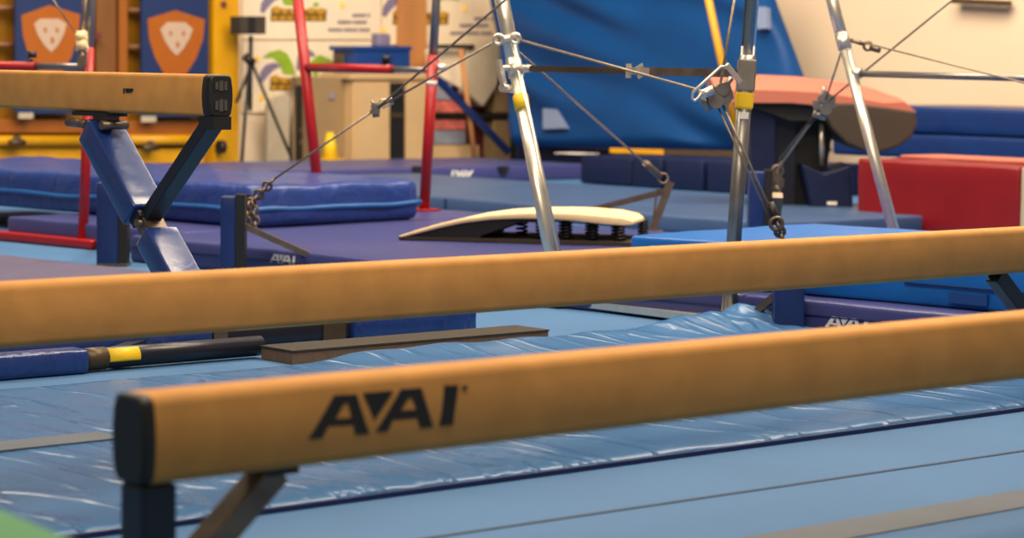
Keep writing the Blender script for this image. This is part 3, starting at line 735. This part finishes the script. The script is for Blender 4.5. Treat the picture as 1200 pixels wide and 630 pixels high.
b = MB(); b.tube([P(95, 58, 14.05), P(97, 76, 14.05)], .02, 10); b.box(P(96, 72, 14.05), V3((.025, 0, .01)), V3((0, .02, 0)), Z * .03); b.build('hook', 'gsteel', c6)

# ------------------------------------------------------------------ springboard
def springboard():
    T = G(467, 281, VT); hd = math.radians(-13); a = V3((math.cos(hd), math.sin(hd), 0)); b = V3((-a.y, a.x, 0)); L = 1.3; Wd = .6
    T.z = VT + .001
    r = thing('springboard', 'springboard with curved cream top and black springs on the violet mat', 'springboard', T, hd)
    prof = [(0, .02), (.1, .055), (.22, .092), (.36, .127), (.52, .152), (.68, .166), (.85, .172), (1.0, .171), (1.14, .163), (1.24, .149), (1.28, .13)]
    th = [.012, .02, .024, .026, .028, .032, .036, .042, .046, .04, .02]
    m = MB(); vs = []; fs = []; nb = 10
    rings = []
    for (x, z), t in zip(prof, th):
        inset = .0 if x < 1.15 else .12 * ((x - 1.15) / .13) ** 2
        ring = []
        for k in range(nb + 1): 
            y = inset + (Wd - 2 * inset) * k / nb; ring.append(T + a * x + b * y + Z * z)
        for k in range(nb, -1, -1):
            y = inset + (Wd - 2 * inset) * k / nb; ring.append(T + a * x + b * y + Z * (z - t))
        rings.append(ring)
    loft(m, rings); m.build('top_board', 'cream', r, bevel=.006)
    u_ = MB(); p2 = [(x, z - t) for (x, z), t in zip(prof[:7], th[:7])]
    lay = [T + a * x + b * .03 + Z * (z - .001) for x, z in p2] + [T + a * x + b * .03 + Z * (z - .02 - .0 * x) for x, z in p2[::-1]]
    u_.prism(lay, b * (Wd - .06)); u_.build('under_layer', 'black', r)
    MB().prism([T + a * .01 + b * .02 + Z * .005, T + a * .45 + b * .02 + Z * .005, T + a * .46 + b * .02 + Z * .035, T + a * .56 + b * .02 + Z * .072, T + a * .68 + b * .02 + Z * .118, T + a * .5 + b * .02 + Z * .125, T + a * .36 + b * .02 + Z * .1, T + a * .2 + b * .02 + Z * .07], b * (Wd - .04)).build('curved_block', 'black', r)
    MB().prism([T + Z * .002, T + a * 1.3 + Z * .002, T + a * 1.3 + Z * .024, T + Z * .018], b * Wd).build('base_board', 'board', r)
    for i in range(2):
        for j in range(4):
            x = .78 + .145 * j if i == 0 else .80 + .15 * j; y = .08 + .42 * i
            c = T + a * (x + .02 * i) + b * y
            pts = [c + Z * (.025 + .1 * k / 40) + (a * math.cos(k * .9) + b * math.sin(k * .9)) * .026 for k in range(41)]
            MB().tube(pts, .0065, 6).tube([c + Z * .024, c + Z * .125], .014, 8).build('spring', 'black', r)
    cc = T + a * .62 + b * .32
    MB().tube([cc + Z * (.025 + .1 * k / 40) + (a * math.cos(k * .7) + b * math.sin(k * .7)) * .03 for k in range(41)], .006, 6).build('spring', 'black', r)
springboard()

# ------------------------------------------------------------------ vault table, red block, stacked mats at right
def vault():
    D = 17.3; o = G(940, 262, 0); o.z = 0
    r = thing('vault_table', 'vault table with salmon top, dark rounded front and navy padded base', 'vault table', o)
    e = V3((0, 1, 0))
    q = lambda L: [P(x, y, D) for x, y in L]
    # salmon top: rises from the left edge, rounds over the front at right
    up_ = [(838, 89), (870, 88), (905, 88), (950, 90), (1000, 96), (1035, 103), (1060, 113), (1074, 125)]
    lo_ = [(1073, 132), (1040, 130), (1000, 127), (968, 128), (950, 123), (925, 121), (900, 121), (870, 121), (842, 120)]
    m = MB(); A = q(up_ + lo_)
    nu_ = len(up_); rings = []
    for t, dz in ((0, .108), (.02, .098), (.08, .078), (.2, .05), (.4, .02), (.65, .003), (.9, .0)):
        rings.append([V3((p.x, p.y + t, p.z - (dz if i < nu_ else -.012 if t == 0 else 0) * (1 if i < nu_ - 2 else .35))) for i, p in enumerate(A)])
    loft(m, rings); m.s = [False] * len(m.s); m.build('top_pad', 'salmon', r)
    dr = q([(958, 121), (1000, 121), (1040, 126), (1072, 131), (1075, 145), (1068, 160), (1052, 172), (1032, 178), (1010, 176), (992, 168), (976, 152), (966, 136)])
    m = MB(); c = sum(dr, V3((0, 0, 0))) / len(dr)
    m.prism([p - e * .02 for p in dr], e * .9); m.build('front_drum', 'drum', r, bevel=.035)
    un = q([(872, 118), (955, 122), (975, 140), (930, 142), (880, 125)])
    m = MB(); m.prism([p + e * .1 for p in un], e * .7); m.build('under_frame', 'black', r)
    co = q([(903, 122), (938, 130), (936, 262), (910, 262)]); MB().prism([p + e * .3 for p in co], e * .25).build('column', 'dsteel', r)
    c2_ = q([(938, 130), (985, 150), (968, 262), (936, 262)]); MB().prism([p + e * .4 for p in c2_], e * .3).build('column', 'black', r)
    MB().tube([P(967, 143, D - .0) + e * .2, P(967, 195, D) + e * .2], .02, 10).build('adjuster', 'chrome', r)
    pd = q([(941, 192), (966, 203), (1000, 192), (1003, 262), (956, 262)]); MB().prism([p + e * .1 for p in pd], e * .5).build('base_pad', 'darknavy', r, bevel=.02)
    MB().box(P(975, 238, D + .09), V3((.035, 0, 0)), V3((0, .006, 0)), Z * .012).build('pad_label', 'wlabel', r)
    lp = q([(880, 118), (912, 122), (912, 205), (884, 205)]); MB().prism([p + e * .15 for p in lp], e * .3).build('side_pad', 'darknavy', r, bevel=.02)
    MB().bar(P(935, 255, D + .1), P(920, 262, D - .1), .05, .05).build('foot', 'gsteel', r)
vault()
rb0 = G(1003, 266, .0); rb0.z = 0; rt_ = P(1003, 184, rb0.y).z
def vt2(base, px):
    k = (px - 600) / FPX; t = (k * base.y - base.x) / (V.x - k * V.y); return base + V * t
rbe = vt2(rb0, 1193)
rz_ = P(1193, 197, rbe.y).z
rk = thing('foam_block', 'large red vinyl foam block with lighter top at right', 'foam block', rb0, HD)
m = MB(); Lr = (rbe - rb0).length; zt = (rt_ + rz_) / 2
m.rbox((rb0 + rbe) / 2 + U * .45 + Z * zt / 2, V, U, Z, Lr, .9, zt, .025, (16, 8, 6), .008, 4).build('block_cover', 'redvinyl', rk)
MB().rbox((rb0 + rbe) / 2 + U * .6 + Z * (zt + .012), V, U, Z, Lr * .9, .45, .024, .01, (6, 4, 2)).build('top_panel', 'salmon', rk)
MB().rbox(rbe + V * .09 + U * .45 + Z * zt / 2, V, U, Z, .16, .9, zt, .02, (3, 6, 4)).build('end_panel', 'greyfab', rk)
# stacked big blue mats along the right wall
def wallmat(x0, ytop, ybot, x1, off, name, label, cat, m, depth=.9):
    a = HIT(x0, ytop, RC - U * off, U); a.z = HIT(1100, ytop, RC - U * off, U).z; b = a.copy(); b.z = HIT(1100, ybot, RC - U * off, U).z + .008
    L = 6.5
    return MB().rbox(V3((a.x, a.y, (a.z + b.z) / 2)) + V * L / 2 + U * depth / 2, V, U, Z, L, depth, a.z - b.z, .03, (20, 6, 3), .006, 2).build(name, m)
o = wallmat(975, 126, 158, 1200, 2.0, 'crash_mat', '', '', 'darknavy2', 1.8); tag(o, 'upper of two big navy crash mats stacked by the white wall', 'crash mat', 'big mats by the wall')
o = wallmat(975, 158, 188, 1200, 2.0, 'crash_mat', '', '', 'darknavy2', 1.8); tag(o, 'lower of two big navy crash mats stacked by the white wall', 'crash mat', 'big mats by the wall')
o = wallmat(1080, 188, 226, 1200, 2.0, 'crash_mat', '', '', 'greyfab', 1.6); tag(o, 'pale grey mat at the bottom of the stack behind the red block', 'crash mat')

# ------------------------------------------------------------------ blue drape (big leaning soft mat) and yellow frame
def drape():
    bl = HIT(606, 172, RC - U * 1.5, U); br = HIT(975, 178, RC - U * 1.5, U)
    tl = HIT(570, -60, RC - U * 1.0, U); tr = HIT(886, -60, RC - U * 1.0, U)
    r = thing('leaning_mat', 'huge blue soft mat with diagonal folds leaning on the white wall', 'mat', ((bl + br) / 2).to_2d().to_3d(), 0)
    nu, nv = 90, 60; vs = []; fs = []
    n = (br - bl).cross(tl - bl).normalized()
    if n.dot(EYE - bl) < 0: n = -n
    for side in (1, 0):
        for j in range(nv + 1):
            for i in range(nu + 1):
                s, t = i / nu, j / nv
                p = bl.lerp(br, s).lerp(tl.lerp(tr, s), t)
                ed = min(s, 1 - s, t * .7) ; k = min(1, ed / .035); rnd = math.sqrt(max(0, 1 - (1 - k) ** 2))
                if side:
                    f = math.sin((s * 5 + t * 6.5 + .6 * noise.noise(V3((s * 3, t * 3, 0)))) * 3.0)
                    fold = .06 * f * (.5 + noise.noise(V3((s * 2, t * 2, 4)))) + .015 * noise.noise(V3((s * 6 + t * 5, t * 2, 7)))
                    p = p + n * (.14 * rnd + fold * rnd)
                else: p = p - n * (.10 * rnd)
                vs.append(p)
    K = (nu + 1) * (nv + 1)
    for sd in (0, 1):
        for j in range(nv):
            for i in range(nu):
                k = sd * K + j * (nu + 1) + i; fs.append((k, k + 1, k + nu + 2, k + nu + 1))
    MB().add(vs, fs, True).build('mat_cover', 'drape', r)
    for (pg, nm) in (([(636, 127), (652, 128), (663, 150), (636, 151)], 'patch'), ([(884, 8), (898, 8), (899, 33), (887, 34)], 'patch')):
        o_ = bl + n * .175
        MB().prism([HIT(x, y, o_, n) for x, y in pg], -n * .06).build('patch', 'greytag', r, label='faded grey patch')
    return bl, br, n
bl, br, dn = drape()
yf = thing('yellow_frame', 'slim yellow steel frame standing in front of the big blue mat', 'steel frame', P(860, 180, 22.5))
MB().tube([P(822, -40, 22.7), P(868, 179, 22.7)], .036, 12).build('pole', 'yellow', yf)
MB().bar(P(716, 176, 23.3), P(779, 178, 23.0), .05, .045).build('rail', 'yellow', yf)
MB().bar(P(779, 178, 23.0), P(866, 180, 22.7), .05, .05).build('rail', 'bronze', yf)

# ------------------------------------------------------------------ back wall: yellow wall bars and posters
def wp(L, off): return [WP(x, y, off) for x, y in L]
def slab(name, pts, off, th, m, parent, bevel=0.0, **kw):
    return MB().prism(wp(pts, off), -V * th).build(name, m, parent, bevel, **kw)
def rect(x0, y0, x1, y1): return [(x0, y0), (x1, y0), (x1, y1), (x0, y1)]
wbp = WP(130, 195, .2)
wbz = thing('wall_bars', 'yellow and wooden gymnastics wall bars against the back wall', 'wall bars', (wbp.x, wbp.y, 0), HD)
slab('back_panel', rect(-130, -60, 262, 200), .06, .04, 'yellowdull', wbz)
slab('post', rect(250, -60, 280, 202), .34, .24, 'yellow', wbz, .02)
slab('post', rect(240, -60, 252, 200), .22, .12, 'yellowdull', wbz, .01)
slab('upright', rect(113, -60, 136, 196), .24, .16, 'wood', wbz, .015)
slab('upright', rect(140, -60, 150, 196), .26, .18, 'woodor', wbz, .01)
slab('upright', rect(-75, -60, -52, 196), .24, .16, 'wood', wbz, .015)
for y in (-34, 9, 52, 96):
    MB().tube([WP(-55, y, .16), WP(116, y + 1, .16)], .034, 10).build('rung', 'wood', wbz)
    MB().tube([WP(148, y + 3, .16), WP(244, y + 4, .16)], .034, 10).build('rung', 'wood', wbz)
slab('board', rect(-120, 140, 113, 156), .2, .1, 'woodor', wbz, .01); slab('board', rect(150, 141, 246, 160), .2, .1, 'woodor', wbz, .01)
MB().tube([WP(-120, 165, .24), WP(113, 165, .24)], .055, 12).build('cross_tube', 'yellow', wbz); MB().tube([WP(150, 164, .24), WP(250, 164, .24)], .055, 12).build('cross_tube', 'yellow', wbz)
slab('lower_panel', rect(-120, 174, 250, 202), .2, .1, 'yellow', wbz)
for x, y in ((20, 167), (176, 173)):
    MB().tube([WP(x - 9, y, .36), WP(x + 9, y, .36)], .03, 10).tube([WP(x, y - 3, .36), WP(x, y - 3, .2)], .05, 12).build('clamp', 'bronze', wbz)
MB().tube([WP(256, 172, .42), WP(262, 172, .42)], .07, 12).build('clamp', 'black', wbz)
for x, y in ((262, 5), (115, 42)):
    MB().tube([WP(x, y, .36), WP(x, y, .30)], .035, 12).build('bolt_cap', 'maroon', wbz)
def poster(label, r_, sh, fc_, eyes, tagx):
    b_ = WP((r_[0] + r_[2]) / 2, r_[3], .3)
    p = thing('poster_board', label, 'poster', b_, HD, 'lion shield boards on the wall bars')
    slab('board', rect(*r_), .32, .03, 'posterblue', p)
    s = slab('shield', sh, .326, .007, 'orange', p)
    MB().prism(wp(fc_, .331), -V * .006).build('pale_face', 'face', s)
    for x, y, rr in eyes: MB().tube([WP(x, y, .3335), WP(x, y, .329)], rr * .009, 14).build('face_mark', 'orange', s)
    slab('hem_tag', rect(tagx, r_[3] - 1, tagx + 17, r_[3] + 6), .325, .02, 'greyfab', p)
poster('navy lion shield board, left one on the wall bars', (18, -60, 97, 133), [(25, 18), (58, 6), (94, 17), (92, 40), (84, 66), (74, 84), (60, 98), (46, 86), (34, 66), (27, 42)],
       [(40, 28), (47, 22), (69, 22), (78, 28), (75, 40), (68, 53), (60, 61), (52, 53), (44, 40)], ((52, 35, 2.8), (66, 35, 2.8), (60, 47, 3.4)), 22)
poster('navy lion shield board beside the yellow corner post', (166, -60, 244, 137), [(173, 22), (206, 12), (240, 23), (238, 46), (230, 68), (220, 84), (206, 99), (192, 86), (182, 68), (175, 46)],
       [(188, 34), (196, 26), (217, 26), (226, 34), (222, 45), (215, 57), (207, 65), (199, 57), (192, 45)], ((199, 39, 2.8), (214, 39, 2.8), (207, 52, 3.4)), 166)

# white banners with leaves and gold letters
def banner(label, r_, dx, dy):
    b_ = WP((r_[0] + r_[2]) / 2, r_[3], .03); p = thing('wall_banner', label, 'banner', b_, HD, 'white gym banners')
    slab('sheet', rect(*r_), .03, .02, 'banner', p)
    sh_ = lambda L: [(x + dx, y + dy) for x, y in L]
    for L in ([(308, -13), (317, -20), (329, -23), (338, -18), (344, -6), (348, 7), (333, 6), (329, -5), (321, -13)], [(364, -9), (376, -17), (387, -12), (397, -3), (380, -5), (371, -3)], [(366, 5), (371, 2), (375, 6), (370, 9)]):
        slab('leaf', sh_(L), .034, .006, 'leaf', p)
    for L in ([(305, 14), (306, 4), (312, -5), (322, -8), (332, -4), (322, 1), (315, 8), (309, 16)], [(348, 0), (350, -16), (358, -24), (366, -22), (372, -15), (360, -14), (356, -4), (352, 2)]):
        slab('arc', sh_(L), .034, .006, 'violet', p)
    slab('letter_ground', sh_([(318, 9), (350, 11), (383, 11), (382, 25), (317, 25)]), .033, .005, 'brownp', p)
    for x, y, a, b in ((324, 11, 5, 4.5), (334, 13, 4, 3.5), (344, 13, 4, 3.5), (354, 13, 3.5, 4), (365, 12, 5, 3.5), (376, 13, 5, 4)):
        slab('letter', sh_([(x + a * math.cos(k * .7854 + .39), y + b * math.sin(k * .7854 + .39)) for k in range(8)]), .037, .006, 'gold', p)
    for x in (322, 331, 340, 349, 358, 367, 376):
        slab('letter', sh_(rect(x - 2.8, 19, x + 2.8 + (x % 2), 23.5)), .036, .005, 'gold', p)
    for x, y in ((301, -12), (306, 33), (400, 6)):
        MB().tube([WP(x + dx, y + dy, .037), WP(x + dx, y + dy, .03)], .036, 16).build('dot', 'label', p)
    for y, x0, x1 in ((16, 413, 433), (24, 396, 431), (33, 385, 433)):
        x, k = x0, 0
        while x < x1:
            slab('text_mark', sh_(rect(x, y, x + 2.8, y + 4)), .035, .005, 'bluegrey', p); x += 3.3 + (1.4 if k % 5 == 4 else 0); k += 1
banner('white banner with green leaf and small text beside the wooden post', (284, -60, 446, 46), 0, 0)
banner('white banner with big green leaves lowest on the wall beside the tripod', (284, 48, 446, 132), -1, 81)
banner('white banner right of the wooden post behind the steel post', (448, -60, 576, 52), 143, 4)

# ------------------------------------------------------------------ clutter by the back wall
wpst = WP(487, 190, .12); wpo = slab('wooden_post', rect(474, -60, 500, 190), .2, .14, 'lightwood', None, .01); tag(wpo, 'square wooden post rising behind the blue crate', 'post')
cab = thing('cabinet', 'beige cabinet with a dark gap between its doors under the blue crate', 'cabinet', WP(455, 190, .7).to_2d().to_3d(), HD)
slab('body', rect(414, 92, 502, 196), .75, .5, 'beige', cab, .01); slab('top', rect(411, 86, 504, 93), .79, .56, 'beige', cab, .008)
slab('door', rect(418, 98, 456, 192), .78, .03, 'beige', cab, .006); slab('door', rect(476, 98, 500, 192), .78, .03, 'beige', cab, .006)
slab('recess', rect(458, 97, 474, 192), .77, .02, 'black', cab); slab('latch', rect(459, 132, 473, 138), .785, .02, 'bronze', cab)
lk = thing('locker', 'khaki brown storage locker left of the beige cabinet', 'locker', WP(390, 190, .6).to_2d().to_3d(), HD)
slab('body', rect(366, 90, 410.5, 197), .6, .4, 'beiged', lk, .015); slab('knob', rect(386, 108, 392, 116), .62, .03, 'bluegrey', lk)
crt = thing('storage_crate', 'blue plastic crate of odds and ends on the cabinet', 'crate', WP(450, 86, .65), HD)
slab('crate_body', rect(416, 58, 481, 86), .72, .4, 'crate', crt, .01); slab('rim', rect(414, 54, 483, 59), .74, .44, 'crate', crt, .006)
slab('handle_slot', rect(448, 66, 458, 74), .735, .02, 'black', crt)
o = MB().rbox(WP(446, 47, .55), U, V, Z, .18, .14, .15, .03, (3, 3, 3), .02, 6).build('cloth_bundle', 'violet'); tag(o, 'grey violet bundle sticking out of the blue crate', 'bundle')
o = MB().rbox(WP(404, 72, .45), U, V, Z, .2, .2, .2, .03, (3, 3, 3), .02, 6).build('carton', 'bronze'); tag(o, 'small brown box left of the blue crate', 'box')
fld = thing('folded_table', 'pale folded table top leaning on the white wall beside the red post', 'table', WP(330, 190, .3).to_2d().to_3d(), HD)
slab('table_top', [(314, 196), (314, 124), (318, 116), (326, 112), (340, 112), (346, 118), (346, 196)], .32, .06, 'greyfab', fld, .01)
slab('rim', rect(344, 112, 349, 196), .34, .08, 'beiged', fld)
spk = thing('speaker_column', 'slim black column behind the leaning red post', 'column', WP(356, 188, .3).to_2d().to_3d(), HD)
slab('body', rect(351, 100, 363, 196), .42, .16, 'black', spk, .01); 
for y in (150, 164): slab('band', rect(352, y, 362, y + 5), .43, .02, 'gsteel', spk)
cn = thing('traffic_cone', 'small yellow cone standing before the khaki locker', 'cone', WP(387, 188, .85), HD)
t_ = WP(387, 155, .85); b_ = WP(387, 188, .85)
MB().tube([b_ + Z * .01, t_], [.1, .035], 18).build('cone_body', 'label', cn); MB().box(b_ + Z * .008, U * .12, V * .12, Z * .01).build('cone_base', 'label', cn)
tr = thing('tripod', 'black tripod stand at the yellow corner post', 'tripod', WP(294, 190, .6).to_2d().to_3d(), HD)
MB().tube([WP(294, 42, .6), WP(293, 130, .6)], .022, 10).build('centre_column', 'black', tr)
for a, b in (((292, 74), (283, 192)), ((296, 76), (342, 186)), ((293, 80), (277, 120))):
    MB().tube([WP(*a, .6), WP(*b, .62)], .018, 8).build('leg', 'black', tr)
MB().tube([WP(288, 66, .6), WP(296, 74, .6)], .05, 10).build('collar', 'black', tr)
bx = thing('camera_box', 'dark box mounted on top of the black tripod', 'camera box', WP(297, 40, .6), HD)
slab('housing', rect(282, 19, 312, 40), .7, .2, 'drum', bx, .01); slab('front_strip', rect(292, 19, 299, 40), .715, .02, 'black', bx)
pst = MB().tube([WP(344, 92, .7), WP(341, 150, .7), WP(341, 192, .7)], .02, 8).build('thin_stand', 'gsteel'); tag(pst, 'thin grey stand rising beside the leaning red post', 'stand')
# right of the second red post
wp_ = thing('white_roll', 'pale folded sheet hanging with a pointed lower end behind the steel post', 'sheet', WP(548, 125, .5), HD)
slab('sheet', [(500, 58), (548, 58), (548, 108), (505, 84)], .52, .05, 'banner', wp_, .01); slab('sheet_fold', [(547, 58), (592, 44), (584, 100), (567, 126), (547, 109)], .62, .18, 'greyfab', wp_, .03)
slab('hanging_rail', rect(508, 52, 556, 57), .66, .06, 'black', wp_)
stk = MB().tube([WP(540, 58, .8), WP(557, 190, .85)], .03, 10).build('wooden_pole', 'lightwood'); tag(stk, 'thin pale wooden pole leaning in front of the hanging sheet', 'pole')
sh = thing('shelf_rack', 'maroon backed shelf rack full of cartons behind the wooden pole', 'shelf', WP(550, 190, .4).to_2d().to_3d(), HD)
slab('back', rect(505, 84, 606, 196), .3, .04, 'maroon', sh); slab('shelf', rect(505, 133, 606, 138), .55, .28, 'black', sh); slab('shelf', rect(505, 189, 606, 196), .55, .28, 'beiged', sh); slab('side', rect(600, 84, 606, 196), .55, .28, 'black', sh)
for (r_, m, lab) in ((rect(508, 118, 544, 132), 'pink', 'red and white carton on the upper shelf'), (rect(510, 140, 546, 152), 'pink', 'pale red carton on the lower shelf stack'), (rect(510, 153, 546, 169), 'greyblue', 'grey blue bin on the lower shelf'), (rect(508, 170, 562, 188), 'beige', 'long beige carton at the bottom of the shelf'), (rect(580, 104, 599, 132), 'beiged', 'khaki carton on the upper shelf behind the steel post'), (rect(579, 140, 599, 188), 'beiged', 'khaki carton on the lower shelf behind the steel post'), (rect(508, 98, 530, 117), 'greyblue', 'grey blue box topmost on the upper shelf')):
    o = slab('carton', r_, .52, .2, m, None, .01); tag(o, lab, 'box')
bb = MB().bar(WP(512, 92, .9), WP(596, 178, .9), .05, .075, V).build('blue_brace', 'navy'); tag(bb, 'navy blue slanted bar in front of the shelf rack', 'bar')
o = MB().bar(RP(1118, 1, .1), RP(1182, 4, .1), .1, .05).build('wall_bracket', 'bronze'); tag(o, 'small brown bracket high on the white right wall', 'bracket')
